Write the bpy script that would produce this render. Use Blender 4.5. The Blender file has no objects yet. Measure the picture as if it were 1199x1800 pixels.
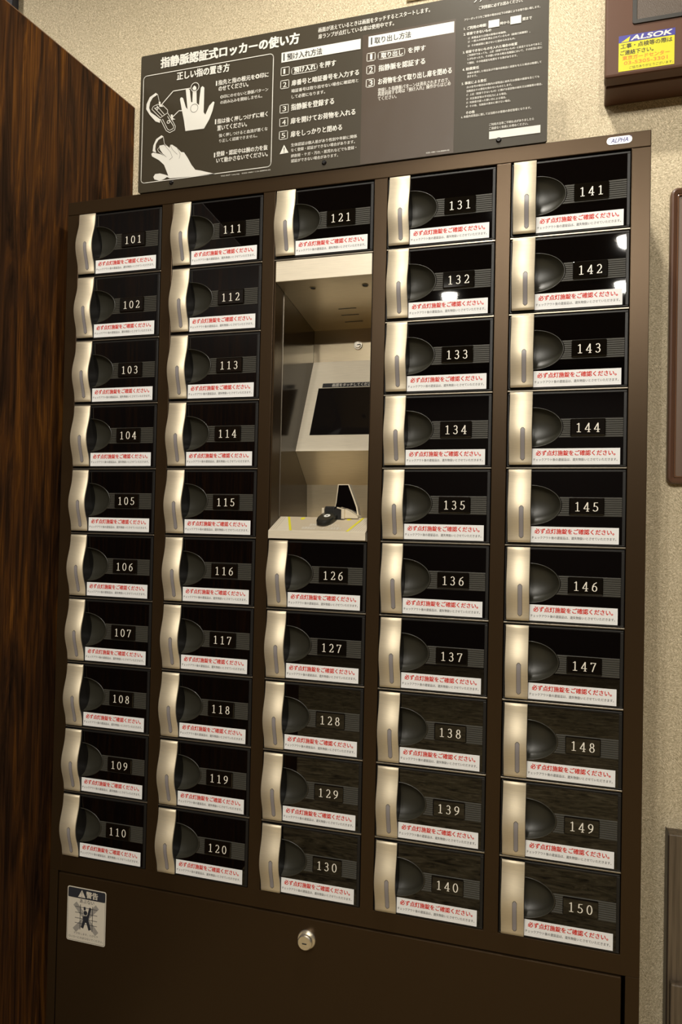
import bpy, bmesh, math, random
from mathutils import Vector, Matrix

SC = bpy.context.scene
COL = SC.collection
random.seed(7)
ZO = 1.77            # height of the top of the first locker row above the floor; all z below are relative to it

# ------------------------------------------------------------------ camera
cam_data = bpy.data.cameras.new('camera')
cam_data.sensor_fit = 'VERTICAL'
cam_data.sensor_height = 36.0
cam_data.lens = 26.0004
cam_data.clip_start = 0.02
cam = bpy.data.objects.new('camera', cam_data)
COL.objects.link(cam)
CR = Matrix.Rotation(0.29781715, 3, 'Z') @ Matrix.Rotation(1.58807523, 3, 'X') @ Matrix.Rotation(0.02137401, 3, 'Z')
cam.matrix_world = Matrix.Translation((0.88599, -1.17767, -0.57139 + ZO)) @ CR.to_4x4()
SC.camera = cam

# ------------------------------------------------------------------ world, lamps, exposure
world = bpy.data.worlds.new('world')
SC.world = world
world.use_nodes = True
world.node_tree.nodes['Background'].inputs[0].default_value = (1.0, 0.80, 0.58, 1)
world.node_tree.nodes['Background'].inputs[1].default_value = 0.02
SC.view_settings.view_transform = 'Standard'
SC.view_settings.look = 'None'
SC.view_settings.gamma = 1.0
SC.view_settings.use_curve_mapping = False
SC.view_settings.exposure = 0.42
WARM = (1.0, 0.945, 0.84)
CEIL = 0.80
LAMP_SPOTS = [(0.70, -0.37, 7.0), (-0.80, -0.37, 4), (0.20, -3.14, 18), (1.13, -2.49, 16), (1.157, -3.16, 18), (-1.3, -3.0, 9), (2.4, -2.8, 10), (0.61, -2.0, 15)]  # front left, outer back-row and second-row lamps are added as fill

# ------------------------------------------------------------------ helpers
def mat(name, color, rough=0.5, metal=0.0, coat=0.0, spec=0.5):
    m = bpy.data.materials.new(name)
    m.use_nodes = True
    b = m.node_tree.nodes['Principled BSDF']
    b.inputs['Base Color'].default_value = (*color, 1)
    b.inputs['Roughness'].default_value = rough
    b.inputs['Metallic'].default_value = metal
    b.inputs['Specular IOR Level'].default_value = spec
    if coat:
        b.inputs['Coat Weight'].default_value = coat
        b.inputs['Coat Roughness'].default_value = 0.05
    return m

def nd(m, typ, **kw):
    n = m.node_tree.nodes.new(typ)
    for k, v in kw.items():
        if k in n.inputs: n.inputs[k].default_value = v
        else: setattr(n, k, v)
    return n

def lk(m, a, ao, b, bi):
    m.node_tree.links.new(a.outputs[ao], b.inputs[bi])

def obj_coords(m, scale):
    tc = nd(m, 'ShaderNodeTexCoord'); mp = nd(m, 'ShaderNodeMapping')
    mp.inputs['Scale'].default_value = scale
    lk(m, tc, 'Object', mp, 'Vector')
    return mp

def ramp(m, stops):
    r = nd(m, 'ShaderNodeValToRGB')
    cr = r.color_ramp
    while len(cr.elements) > 1: cr.elements.remove(cr.elements[-1])
    cr.elements[0].position = stops[0][0]; cr.elements[0].color = (*stops[0][1], 1)
    for p, c in stops[1:]:
        e = cr.elements.new(p); e.color = (*c, 1)
    return r

def bsdf(m): return m.node_tree.nodes['Principled BSDF']

class MB:
    """collects geometry (x, y, z with z relative to row top) and material slots"""
    def __init__(self): self.v = []; self.f = []; self.mi = []; self.sm = []
    def add(self, vs, fs, mi=0, smooth=False):
        n = len(self.v); self.v += [tuple(q) for q in vs]
        for f in fs:
            self.f.append(tuple(i + n for i in f)); self.mi.append(mi); self.sm.append(smooth)
        return self
    def box(self, x0, x1, y0, y1, z0, z1, mi=0, bev=0.0):
        if bev <= 0:
            vs = [(x, y, z) for x in (x0, x1) for y in (y0, y1) for z in (z0, z1)]
            return self.add(vs, [(0,1,3,2),(4,6,7,5),(0,4,5,1),(2,3,7,6),(0,2,6,4),(1,5,7,3)], mi)
        bm = bmesh.new(); bmesh.ops.create_cube(bm, size=1)
        for v in bm.verts:
            v.co = Vector(((x0+x1)/2 + v.co.x*(x1-x0), (y0+y1)/2 + v.co.y*(y1-y0), (z0+z1)/2 + v.co.z*(z1-z0)))
        bmesh.ops.bevel(bm, geom=bm.edges[:], offset=bev, segments=3 if bev > .0015 and bev < .0018 else 2, affect='EDGES', profile=0.5)
        return self.bm(bm, mi)
    def bm(self, bm, mi=0, smooth=False):
        bm.verts.index_update()
        self.add([v.co[:] for v in bm.verts], [[v.index for v in f.verts] for f in bm.faces], mi, smooth)
        bm.free(); return self
    def prism_y(self, pts, y0, y1, mi=0, smooth=False):
        """polygon in x,z extruded from y0 (front) to y1"""
        n = len(pts)
        vs = [(x, y0, z) for x, z in pts] + [(x, y1, z) for x, z in pts]
        fs = [tuple(range(n)), tuple(range(2*n-1, n-1, -1))] + [(i, i+n, (i+1) % n + n, (i+1) % n) for i in range(n)]
        return self.add(vs, fs, mi, smooth)
    def prism_x(self, pts, x0, x1, mi=0):
        """polygon in y,z extruded along x"""
        n = len(pts)
        vs = [(x0, y, z) for y, z in pts] + [(x1, y, z) for y, z in pts]
        fs = [tuple(range(n-1, -1, -1)), tuple(range(n, 2*n))] + [(i, (i+1) % n, (i+1) % n + n, i+n) for i in range(n)]
        return self.add(vs, fs, mi)
    def sweep_x(self, pts, x0, x1, mi=0):
        """open strip of y,z points along x (sheet)"""
        n = len(pts)
        vs = [(x0, y, z) for y, z in pts] + [(x1, y, z) for y, z in pts]
        return self.add(vs, [(i, i+1, i+1+n, i+n) for i in range(n-1)], mi)
    def disc(self, c, r, h, axis='Y', seg=32, mi=0, bev=0.0):
        """cylinder at c, from c along -axis(front) by h"""
        x, y, z = c
        rings = [(r, 0.0), (r, h - bev), (r - bev, h)] if bev else [(r, 0.0), (r, h)]
        vs = []
        for rr, hh in rings:
            for k in range(seg):
                a = 2*math.pi*k/seg
                if axis == 'Y': vs.append((x + rr*math.cos(a), y - hh, z + rr*math.sin(a)))
                else: vs.append((x + rr*math.cos(a), y + rr*math.sin(a), z - hh))
        fs = []
        for q in range(len(rings)-1):
            for k in range(seg):
                k2 = (k+1) % seg
                fs.append((q*seg+k, q*seg+k2, (q+1)*seg+k2, (q+1)*seg+k))
        fs.append(tuple(range((len(rings)-1)*seg, len(rings)*seg))); fs.append(tuple(range(seg-1, -1, -1)))
        return self.add(vs, fs, mi)
    def tf(self, M):
        self.v = [tuple(M @ Vector(q)) for q in self.v]; return self
    def build(self, name, mats, parent=None, origin=None, loc=None, recalc=True):
        """origin: subtracted from the vertices; loc: object location (defaults to origin - parent origin)"""
        me = bpy.data.meshes.new(name)
        ox, oy, oz = origin or (0, 0, 0)
        me.from_pydata([(x-ox, y-oy, z-oz) for x, y, z in self.v], [], self.f)
        if not isinstance(mats, (list, tuple)): mats = [mats]
        for m in mats: me.materials.append(m)
        me.polygons.foreach_set('material_index', self.mi)
        me.polygons.foreach_set('use_smooth', self.sm)
        if recalc:
            bm = bmesh.new(); bm.from_mesh(me); bmesh.ops.recalc_face_normals(bm, faces=bm.faces[:]); bm.to_mesh(me); bm.free()
        me.update()
        return link(name, me, parent, loc)

def link(name, me, parent=None, loc=None):
    o = bpy.data.objects.new(name, me); COL.objects.link(o)
    if parent is not None: o.parent = parent
    if loc is not None: o.location = loc
    return o

ROOTS = []
def thing(name, label, cat, loc, group=None, rotz=0.0):
    o = bpy.data.objects.new(name, None); COL.objects.link(o)
    o.empty_display_size = 0.05
    o.location = loc; o.rotation_euler = (0, 0, rotz)
    o['label'] = label; o['category'] = cat
    if group: o['group'] = group
    ROOTS.append(o); return o

def structure(name, mb, m, origin=(0, 0, 0), label=None):
    o = mb.build(name, m, None, origin, origin)
    o['kind'] = 'structure'
    if label: o['label'] = label
    ROOTS.append(o); return o

def part(name, mb, m, root, label=None, origin=None):
    """a child of a thing; vertices given in scene coordinates"""
    ro = Vector(root.location) if root in ROOTS else (Vector(root.parent.location) if root.parent in ROOTS and root.type == 'EMPTY' else None)
    o = mb.build(name, m, root, tuple(ro) if ro is not None else origin)
    if label: o['label'] = label
    return o

_tc = {}
def glyphs(s):
    """outline mesh of a line of text, normalised to x 0..1, z 0..1 (box of the inked area)"""
    key = s
    if key in _tc: return _tc[key]
    c = bpy.data.curves.new('t', 'FONT'); c.body = s; c.resolution_u = 2 if len(s) > 8 else 4
    o = bpy.data.objects.new('t', c); COL.objects.link(o)
    dg = bpy.context.evaluated_depsgraph_get()
    me = bpy.data.meshes.new_from_object(o.evaluated_get(dg))
    vs = [v.co.copy() for v in me.vertices]; fs = [tuple(p.vertices) for p in me.polygons]
    bpy.data.objects.remove(o); bpy.data.curves.remove(c); bpy.data.meshes.remove(me)
    x0 = min(v.x for v in vs); x1 = max(v.x for v in vs); y0 = min(v.y for v in vs); y1 = max(v.y for v in vs)
    _tc[key] = ([((v.x-x0)/(x1-x0), (v.y-y0)/(y1-y0)) for v in vs], fs)
    return _tc[key]

def text(mb, s, x0, x1, z0, h, y, bold=0, mi=0, shear=0.0):
    vs, fs = glyphs(s)
    d = .011*bold*h
    shifts = [(0, 0)] if bold <= 0 else ([(-d, 0), (d, 0)] if bold < 2 else [(-d, -d*.6), (d, -d*.6), (-d, d*.6), (d, d*.6)])
    for k, (dx, dz) in enumerate(shifts):
        mb.add([(x0 + dx + (x1-x0)*a + shear*h*b, y - k*2.5e-5, z0 + dz + h*b) for a, b in vs], fs, mi)

def stroke(mb, pts, w, y, mi=0, closed=False):
    """line of width w drawn flat at depth y in x,z"""
    q = list(pts) + ([pts[0]] if closed else [])
    for a, b in zip(q[:-1], q[1:]):
        dx, dz = b[0]-a[0], b[1]-a[1]; L = math.hypot(dx, dz) or 1e-9
        nx, nz = -dz/L*w/2, dx/L*w/2; ex, ez = dx/L*w*0.3, dz/L*w*0.3
        mb.add([(a[0]+nx-ex, y, a[1]+nz-ez), (a[0]-nx-ex, y, a[1]-nz-ez), (b[0]-nx+ex, y, b[1]-nz+ez), (b[0]+nx+ex, y, b[1]+nz+ez)], [(0,1,2,3)], mi)

def ring(mb, cx, cz, r, w, y, mi=0, seg=28, sx=1.0):
    vs = []
    for k in range(seg):
        a = 2*math.pi*k/seg
        vs += [(cx+sx*(r-w/2)*math.cos(a), y, cz+(r-w/2)*math.sin(a)), (cx+sx*(r+w/2)*math.cos(a), y, cz+(r+w/2)*math.sin(a))]
    mb.add(vs, [(2*k, 2*k+1, (2*k+3) % (2*seg), (2*k+2) % (2*seg)) for k in range(seg)], mi)

def rrect(x0, z0, x1, z1, r, seg=5):
    pts = []
    for cx, cz, a0 in ((x1-r, z1-r, 0), (x0+r, z1-r, 90), (x0+r, z0+r, 180), (x1-r, z0+r, 270)):
        for k in range(seg+1):
            a = math.radians(a0 + 90*k/seg); pts.append((cx + r*math.cos(a), cz + r*math.sin(a)))
    return pts

# serif figures drawn with a broad nib (wide on upright strokes, thin on level ones)
def arc(cx, cz, rx, rz, a0, a1, n=14):
    return [(cx + rx*math.cos(math.radians(a0+(a1-a0)*k/n)), cz + rz*math.sin(math.radians(a0+(a1-a0)*k/n))) for k in range(n+1)]
DIGITS = {
 '0': [arc(.32, .5, .235, .465, 0, 360, 30)],
 '1': [[(.34, .02), (.34, .95)], [(.34, .97), (.27, .90), (.15, .85)], [(.14, .025), (.54, .025)]],
 '2': [arc(.31, .70, .20, .265, 155, -35, 14) + [(.36, .38), (.22, .20), (.11, .05)], [(.10, .05), (.55, .05)], [(.53, .05), (.56, .18)]],
 '3': [arc(.29, .735, .18, .225, 150, -80, 14), arc(.28, .27, .22, .25, 85, -150, 16), [(.22, .52), (.34, .52)]],
 '4': [[(.43, .02), (.43, .96)], [(.43, .96), (.06, .29)], [(.05, .28), (.60, .28)], [(.30, .02), (.55, .02)]],
 '5': [[(.18, .93), (.52, .95)], [(.19, .93), (.16, .53)], arc(.27, .31, .25, .27, 115, -145, 18)],
 '6': [arc(.33, .30, .215, .275, 0, 360, 24), [(.12, .34), (.16, .58), (.28, .80), (.52, .96)]],
 '7': [[(.10, .93), (.58, .93)], [(.11, .95), (.09, .80)], [(.56, .92), (.40, .55), (.24, .02)]],
 '8': [arc(.32, .735, .165, .215, 0, 360, 22), arc(.32, .265, .215, .24, 0, 360, 24)],
 '9': [arc(.31, .69, .215, .265, 0, 360, 24), [(.525, .66), (.50, .42), (.38, .20), (.13, .03)]],
}
def digit(mb, ch, x, z, h, y, mi=0):
    k_ = 0
    for line in DIGITS[ch]:
        for a, b in zip(line[:-1], line[1:]):
            dx, dz = b[0]-a[0], b[1]-a[1]; L = math.hypot(dx, dz) or 1e-9
            w = math.hypot(0.112*dz/L, 0.058*dx/L)
            nx, nz = -dz/L*w/2, dx/L*w/2; ex, ez = dx/L*.02, dz/L*.02
            q = [(a[0]+nx-ex, a[1]+nz-ez), (a[0]-nx-ex, a[1]-nz-ez), (b[0]-nx+ex, b[1]-nz+ez), (b[0]+nx+ex, b[1]+nz+ez)]
            k_ += 1
            mb.add([(x+u*h, y - k_*2e-6, z+v*h) for u, v in q], [(0,1,2,3)], mi)

# ------------------------------------------------------------------ materials
M_FRAME = mat('brown_enamel', (0.044, 0.026, 0.0115), 0.33, 0.5, spec=0.25)
n = nd(M_FRAME, 'ShaderNodeTexNoise', Scale=900.0, Detail=2.0); bp_ = nd(M_FRAME, 'ShaderNodeBump', Strength=0.12, Distance=0.0004)
lk(M_FRAME, obj_coords(M_FRAME, (1, 1, 1)), 'Vector', n, 'Vector'); lk(M_FRAME, n, 'Fac', bp_, 'Height'); lk(M_FRAME, bp_, 'Normal', bsdf(M_FRAME), 'Normal')
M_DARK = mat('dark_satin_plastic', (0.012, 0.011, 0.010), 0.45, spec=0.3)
M_GLOSS = mat('black_gloss_panel', (0.0015, 0.001, 0.001), 0.015, coat=0.0, spec=0.5)
M_SCOOP = mat('charcoal_bowl', (0.030, 0.028, 0.020), 0.40, spec=0.6)
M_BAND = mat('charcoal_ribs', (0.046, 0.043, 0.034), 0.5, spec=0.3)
M_PLATE = mat('black_acrylic', (0.004, 0.003, 0.002), 0.025)
M_DIGIT = mat('ivory_print', (0.85, 0.80, 0.70), 0.4)
M_LENS = mat('smoked_indicator', (0.27, 0.25, 0.26), 0.35)
M_PAPER = mat('white_sticker', (0.84, 0.84, 0.84), 0.5, spec=0.2)
M_RED = mat('red_print', (0.62, 0.03, 0.015), 0.5, spec=0.2)
M_INK = mat('black_print', (0.02, 0.02, 0.02), 0.5)
M_CHROME = mat('chrome', (0.88, 0.82, 0.70), 0.25, 0.9)
M_RAIL = mat('rail_metal', (0.24, 0.21, 0.165), 0.34, 0.8)

def brushed(name, color, rough, metal, scale, axis_bump=0.25):
    m = mat(name, color, rough, metal)
    mp = obj_coords(m, scale)
    n = nd(m, 'ShaderNodeTexNoise', Scale=1.0, Detail=3.0)
    lk(m, mp, 'Vector', n, 'Vector')
    r = ramp(m, [(0.3, tuple(c*0.93 for c in color)), (0.7, tuple(min(1, c*1.06) for c in color))])
    lk(m, n, 'Fac', r, 'Fac'); lk(m, r, 'Color', bsdf(m), 'Base Color')
    b = nd(m, 'ShaderNodeBump', Strength=axis_bump, Distance=0.0002)
    lk(m, n, 'Fac', b, 'Height'); lk(m, b, 'Normal', bsdf(m), 'Normal')
    return m
M_SILVER = brushed('champagne_silver', (0.72, 0.63, 0.47), 0.53, 0.62, (60, 60, 2500), 0.08)
M_KIOSK_SHADED = brushed('satin_silver_shaded', (0.56, 0.47, 0.32), 0.30, 0.80, (40, 1500, 1500), 0.1)  # darker copy of the terminal metal, shade of the recess put into the colour
M_KIOSK_LIT = brushed('satin_silver_lit', (0.74, 0.66, 0.52), 0.42, 0.2, (40, 1500, 1500), 0.1)  # same metal lightened for fascia, bezel and shelf, light put into the colour
M_SIDE = mat('dark_brown_gloss', (0.022, 0.014, 0.008), 0.14, 0.2)

# wallpaper: coarse brushed plaster look
M_WALL = mat('beige_wallpaper', (0.50, 0.42, 0.30), 0.62, spec=0.35)
mp = obj_coords(M_WALL, (1, 1, 1))
n2 = nd(M_WALL, 'ShaderNodeTexNoise', Scale=14.0, Detail=1.0, Distortion=1.0); lk(M_WALL, mp, 'Vector', n2, 'Vector')
strokes = []
for ang in (0.65, -0.75, 1.45):
    mq = nd(M_WALL, 'ShaderNodeMapping'); mq.inputs['Rotation'].default_value = (0, ang, 0); tq = nd(M_WALL, 'ShaderNodeTexCoord')
    sc_ = nd(M_WALL, 'ShaderNodeMapping'); sc_.inputs['Scale'].default_value = (620, 400, 230)
    nq = nd(M_WALL, 'ShaderNodeTexNoise', Scale=1.0, Detail=3.0, Roughness=0.6, Distortion=0.8)
    lk(M_WALL, tq, 'Object', mq, 'Vector'); lk(M_WALL, mq, 'Vector', sc_, 'Vector'); lk(M_WALL, sc_, 'Vector', nq, 'Vector'); strokes.append(nq)
def pick(a, ao, b, bo, lo, hi):
    f = nd(M_WALL, 'ShaderNodeMapRange'); f.inputs['From Min'].default_value = lo; f.inputs['From Max'].default_value = hi
    lk(M_WALL, n2, 'Fac', f, 'Value')
    m_ = nd(M_WALL, 'ShaderNodeMix', data_type='FLOAT'); lk(M_WALL, f, 'Result', m_, 0); lk(M_WALL, a, ao, m_, 2); lk(M_WALL, b, bo, m_, 3)
    return m_
p1 = pick(strokes[0], 'Fac', strokes[1], 'Fac', .44, .50); p2 = pick(p1, 0, strokes[2], 'Fac', .54, .60)
r1 = ramp(M_WALL, [(0.34, (0.34, 0.275, 0.165)), (0.5, (0.58, 0.485, 0.325)), (0.66, (0.86, 0.75, 0.55))])
lk(M_WALL, p2, 0, r1, 'Fac'); lk(M_WALL, r1, 'Color', bsdf(M_WALL), 'Base Color')
b1 = nd(M_WALL, 'ShaderNodeBump', Strength=0.5, Distance=0.0010)
lk(M_WALL, p2, 0, b1, 'Height'); lk(M_WALL, b1, 'Normal', bsdf(M_WALL), 'Normal')

# rosewood veneer, grain running upright
M_WOOD = mat('rosewood_veneer', (0.06, 0.02, 0.01), 0.55, spec=0.05)
mp = obj_coords(M_WOOD, (1, 34, 2.6))
nw = nd(M_WOOD, 'ShaderNodeTexNoise', Scale=1.0, Detail=5.0, Roughness=0.62, Distortion=1.5); lk(M_WOOD, mp, 'Vector', nw, 'Vector')
mp2 = obj_coords(M_WOOD, (1, 420, 9))
nf = nd(M_WOOD, 'ShaderNodeTexNoise', Scale=1.0, Detail=3.0); lk(M_WOOD, mp2, 'Vector', nf, 'Vector')
r1 = ramp(M_WOOD, [(0.30, (0.010, 0.006, 0.004)), (0.45, (0.040, 0.018, 0.008)), (0.56, (0.085, 0.033, 0.009)), (0.66, (0.17, 0.066, 0.012)), (0.8, (0.045, 0.018, 0.007))])
lk(M_WOOD, nw, 'Fac', r1, 'Fac')
r2 = ramp(M_WOOD, [(0.35, (0.45, 0.45, 0.45)), (0.6, (1, 1, 1))]); lk(M_WOOD, nf, 'Fac', r2, 'Fac')
mx = nd(M_WOOD, 'ShaderNodeMix', data_type='RGBA', blend_type='MULTIPLY'); mx.inputs['Factor'].default_value = 0.8
m_a = [s for s in mx.inputs if s.type == 'RGBA']
M_WOOD.node_tree.links.new(r1.outputs['Color'], m_a[0]); M_WOOD.node_tree.links.new(r2.outputs['Color'], m_a[1])
M_WOOD.node_tree.links.new([s for s in mx.outputs if s.type == 'RGBA'][0], bsdf(M_WOOD).inputs['Base Color'])

M_OAK = mat('taupe_wood', (0.11, 0.08, 0.045), 0.45)
mp = obj_coords(M_OAK, (160, 160, 5)); nw = nd(M_OAK, 'ShaderNodeTexNoise', Scale=1.0, Detail=4.0); lk(M_OAK, mp, 'Vector', nw, 'Vector')
r1 = ramp(M_OAK, [(0.3, (0.055, 0.038, 0.022)), (0.6, (0.15, 0.11, 0.07))]); lk(M_OAK, nw, 'Fac', r1, 'Fac'); lk(M_OAK, r1, 'Color', bsdf(M_OAK), 'Base Color')
M_BOX = mat('maroon_brown_paint', (0.095, 0.042, 0.022), 0.5, spec=0.3)
M_BOXGREY = mat('charcoal_rubber', (0.035, 0.032, 0.028), 0.4)
M_GRILLE = mat('grey_brown_mesh', (0.085, 0.062, 0.045), 0.55)
ng = nd(M_GRILLE, 'ShaderNodeTexVoronoi', Scale=700.0); lk(M_GRILLE, obj_coords(M_GRILLE, (1, 1, 1)), 'Vector', ng, 'Vector')
bg = nd(M_GRILLE, 'ShaderNodeBump', Strength=0.6, Distance=0.0006); lk(M_GRILLE, ng, 'Distance', bg, 'Height'); lk(M_GRILLE, bg, 'Normal', bsdf(M_GRILLE), 'Normal')
M_PFRAME = mat('brown_picture_frame', (0.115, 0.055, 0.032), 0.34)
M_PANEL = mat('brown_board', (0.13, 0.07, 0.035), 0.45)
M_SIGN = mat('charcoal_sign_board', (0.040, 0.031, 0.017), 0.5, spec=0.28)
M_SHEET = mat('taupe_overlay_sheet', (0.060, 0.040, 0.025), 0.42, spec=0.35)
ns = nd(M_SHEET, 'ShaderNodeTexNoise', Scale=30.0, Detail=1.0); lk(M_SHEET, obj_coords(M_SHEET, (1, 1, 1)), 'Vector', ns, 'Vector')
bs = nd(M_SHEET, 'ShaderNodeBump', Strength=0.25, Distance=0.002); lk(M_SHEET, ns, 'Fac', bs, 'Height'); lk(M_SHEET, bs, 'Normal', bsdf(M_SHEET), 'Normal')
M_PRINT = mat('white_print', (0.72, 0.70, 0.64), 0.5, spec=0.25)
M_YELLOW = mat('yellow_sticker', (0.66, 0.59, 0.03), 0.5, spec=0.3)
M_BLUE = mat('blue_print', (0.05, 0.045, 0.28), 0.4)
M_ORANGE = mat('orange_print', (0.72, 0.22, 0.02), 0.5)
M_OLIVE = mat('olive_print', (0.05, 0.045, 0.005), 0.5)
M_GREY = mat('grey_print', (0.30, 0.28, 0.25), 0.5)
M_SCREEN = mat('dark_touch_glass', (0.006, 0.005, 0.005), 0.06)
M_DECAL = mat('decal_grey', (0.50, 0.42, 0.30), 0.45)
M_CEIL = mat('ceiling_paint', (0.14, 0.115, 0.09), 0.8)
M_FLOOR = mat('mottled_carpet', (0.2, 0.15, 0.08), 0.9)
nfl = nd(M_FLOOR, 'ShaderNodeTexNoise', Scale=9.0, Detail=5.0, Roughness=0.7, Distortion=1.6); lk(M_FLOOR, obj_coords(M_FLOOR, (1, 3.5, 1)), 'Vector', nfl, 'Vector')
rf = ramp(M_FLOOR, [(0.36, (0.08, 0.06, 0.025)), (0.52, (0.40, 0.31, 0.16)), (0.66, (0.72, 0.58, 0.34))]); lk(M_FLOOR, nfl, 'Fac', rf, 'Fac'); lk(M_FLOOR, rf, 'Color', bsdf(M_FLOOR), 'Base Color')
M_ROOM = mat('dark_brown_wall', (0.030, 0.018, 0.012), 0.6)
M_GLOW = bpy.data.materials.new('lamp_glow'); M_GLOW.use_nodes = True
bsdf(M_GLOW).inputs['Emission Color'].default_value = (*WARM, 1); bsdf(M_GLOW).inputs['Emission Strength'].default_value = 45.0
M_STEEL = mat('white_lamp_trim', (0.7, 0.66, 0.6), 0.4)

# ------------------------------------------------------------------ the room
WY = 0.235                                    # back wall plane
FL = -ZO
structure('floor', MB().box(-3.2, 3.6, -5.2, WY, FL-.05, FL), M_FLOOR)
structure('ceiling', MB().box(-3.2, 3.6, -5.2, WY+.1, CEIL, CEIL+.05), M_CEIL)
structure('wall_back', MB().box(-3.2, 3.6, WY, WY+.1, FL, CEIL), M_WALL)
structure('wall_left', MB().box(-3.3, -3.2, -5.2, WY, FL, CEIL), M_ROOM)
structure('wall_right', MB().box(3.6, 3.7, -5.2, WY, FL, CEIL), M_ROOM)
structure('wall_front', MB().box(-3.2, 3.6, -5.3, -5.2, FL, CEIL), M_ROOM)
structure('trim_1', MB().box(-.405, -.366, WY-.02, WY, FL, CEIL, bev=.002), mat('dark_blue_grey_trim', (0.02, 0.02, 0.028), 0.4), label='dark narrow upright trim on the wall behind the wooden partition')

# lamps: recessed downlights with a glowing disc and trim ring, some added as fill
LAMP_LABELS = ['glowing ceiling downlight nearest the locker cabinet, above the sign', 'added ceiling fill lamp in the front row, left of the wooden partition',
    'ceiling downlight in the back row mirrored in door 132', 'ceiling downlight mirrored in the top corner of door 142', 'ceiling downlight mirrored lower down in door 142',
    'added ceiling fill lamp farthest left in the back row of the room', 'added ceiling fill lamp farthest right in the back row of the room', 'added ceiling fill lamp in the second row, behind the one nearest the lockers']
for i, (lx, ly, pw) in enumerate(LAMP_SPOTS):
    t = thing('ceiling_light', LAMP_LABELS[i], 'light', (lx, ly, CEIL), 'ceiling downlights')
    mb = MB(); mb.disc((lx, ly, CEIL+.001), .046, .003, 'Z', 32); part('diffuser', mb, M_GLOW, t)
    mb = MB(); seg = 32
    vs = []
    for k in range(seg):
        a = 2*math.pi*k/seg
        for r, z in ((.053, CEIL-.002), (.055, CEIL-.006), (.066, CEIL-.004), (.068, CEIL)): vs.append((lx+r*math.cos(a), ly+r*math.sin(a), z))
    mb.add(vs, [(4*k+j, 4*k+j+1, (4*((k+1) % seg))+j+1, (4*((k+1) % seg))+j) for k in range(seg) for j in range(3)], 0, True)
    part('trim_ring', mb, M_STEEL, t)
    ld = bpy.data.lights.new('downlight', 'SPOT'); ld.energy = pw*4; ld.color = WARM; ld.spot_size = math.radians(176); ld.spot_blend = 0.12; ld.shadow_soft_size = .04
    lo = bpy.data.objects.new('downlight', ld); COL.objects.link(lo); lo.parent = t; lo.location = (0, 0, -.01)

# ------------------------------------------------------------------ wooden partition at the left
PX = -0.045
t = thing('partition_panel', 'tall glossy rosewood partition with upright grain left of the locker cabinet', 'partition', (PX, -.5, FL))
def slanted(x_off0, x_off1, z0, z1):
    y1, y0 = WY-.001, -1.9; k = math.tan(math.radians(5.1))
    q = [(PX+x_off0, y1), (PX+x_off1, y1), (PX+x_off1-k*(y1-y0), y0), (PX+x_off0-k*(y1-y0), y0)]
    return MB().add([(x, y, z) for z in (z0, z1) for x, y in q], [(0,1,2,3), (4,5,6,7), (0,1,5,4), (1,2,6,5), (2,3,7,6), (3,0,4,7)])
part('veneer_board', slanted(-.03, 0, FL, .3405), M_WOOD, t)
part('top_edge', slanted(-.0302, .0002, .3405, .3422), mat('edge_band', (0.16, 0.09, 0.05), 0.35), t, 'thin pale edge band')

# ------------------------------------------------------------------ locker cabinet
PW, RH = 0.199232, 0.12
CAB = thing('locker_cabinet', 'wide dark brown steel locker cabinet with five columns of numbered doors', 'locker', (0.483, 0, FL))
cx0, cx1, ctop = -.030, .9965, .0285
b = MB()
b.box(cx0+.001, cx0+.003, .002, WY-.003, FL, ctop-.001); b.box(cx1-.003, cx1-.001, .002, WY-.003, FL, ctop-.001)
b.box(cx0+.003, cx1-.003, .002, WY-.003, ctop-.003, ctop-.001); b.box(cx0+.003, cx1-.003, WY-.005, WY-.003, FL, ctop-.003)
b.box(cx0+.003, cx1-.003, .03, WY-.005, -1.232, -1.228)
part('carcass', b, M_FRAME, CAB)
part('top_rail', MB().box(cx0, cx1, 0, .02, .0035, ctop, bev=.0012), M_FRAME, CAB)
part('bottom_rail', MB().box(cx0+.02, cx1-.02, 0.0002, .02, -1.2262, -1.1962, bev=.0008), M_FRAME, CAB)
st = [(cx0, -.0045)] + [((c-1)*PW+.1722, c*PW-.0045) for c in range(1, 5)] + [(4*PW+.1722, cx1)]
for i, (a, c) in enumerate(st):
    zb = FL+.06 if i in (0, 5) else -1.198
    if i == 0:
        part('stile', MB().box(a, c, 0.0001, .02, -1.226, .0033, bev=.0008).box(a, -.0125, .0001, .02, zb, -1.226, bev=.0005), M_FRAME, CAB)
    elif i == 5:
        part('stile', MB().box(a, c, 0.0001, .02, -1.226, .0033, bev=.0008).box(.977, c, .0001, .02, zb, -1.226, bev=.0005), M_FRAME, CAB)
    else:
        part('stile', MB().box(a, c, 0.0001, .02, zb, .0033, bev=.0008), M_FRAME, CAB)
part('plinth', MB().box(cx0, cx1, .01, .03, FL, FL+.06), M_FRAME, CAB)
for c in range(5):
    for r in range(1, 10):
        if c == 2 and r in (2, 3, 4): continue
        z = -r*RH
        part('divider_rail', MB().box(c*PW-.0044, c*PW+.1721, .0002, .016, z+.0014, z+.0040, bev=.0006), M_RAIL, CAB)
for i, x in enumerate([c*PW+(.084) for c in range(5)]):
    pass
ld = part('lower_door', MB().box(-.0095, .9715, -.001, .018, FL+.075, -1.2285, bev=.0015), M_FRAME, CAB)
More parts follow.
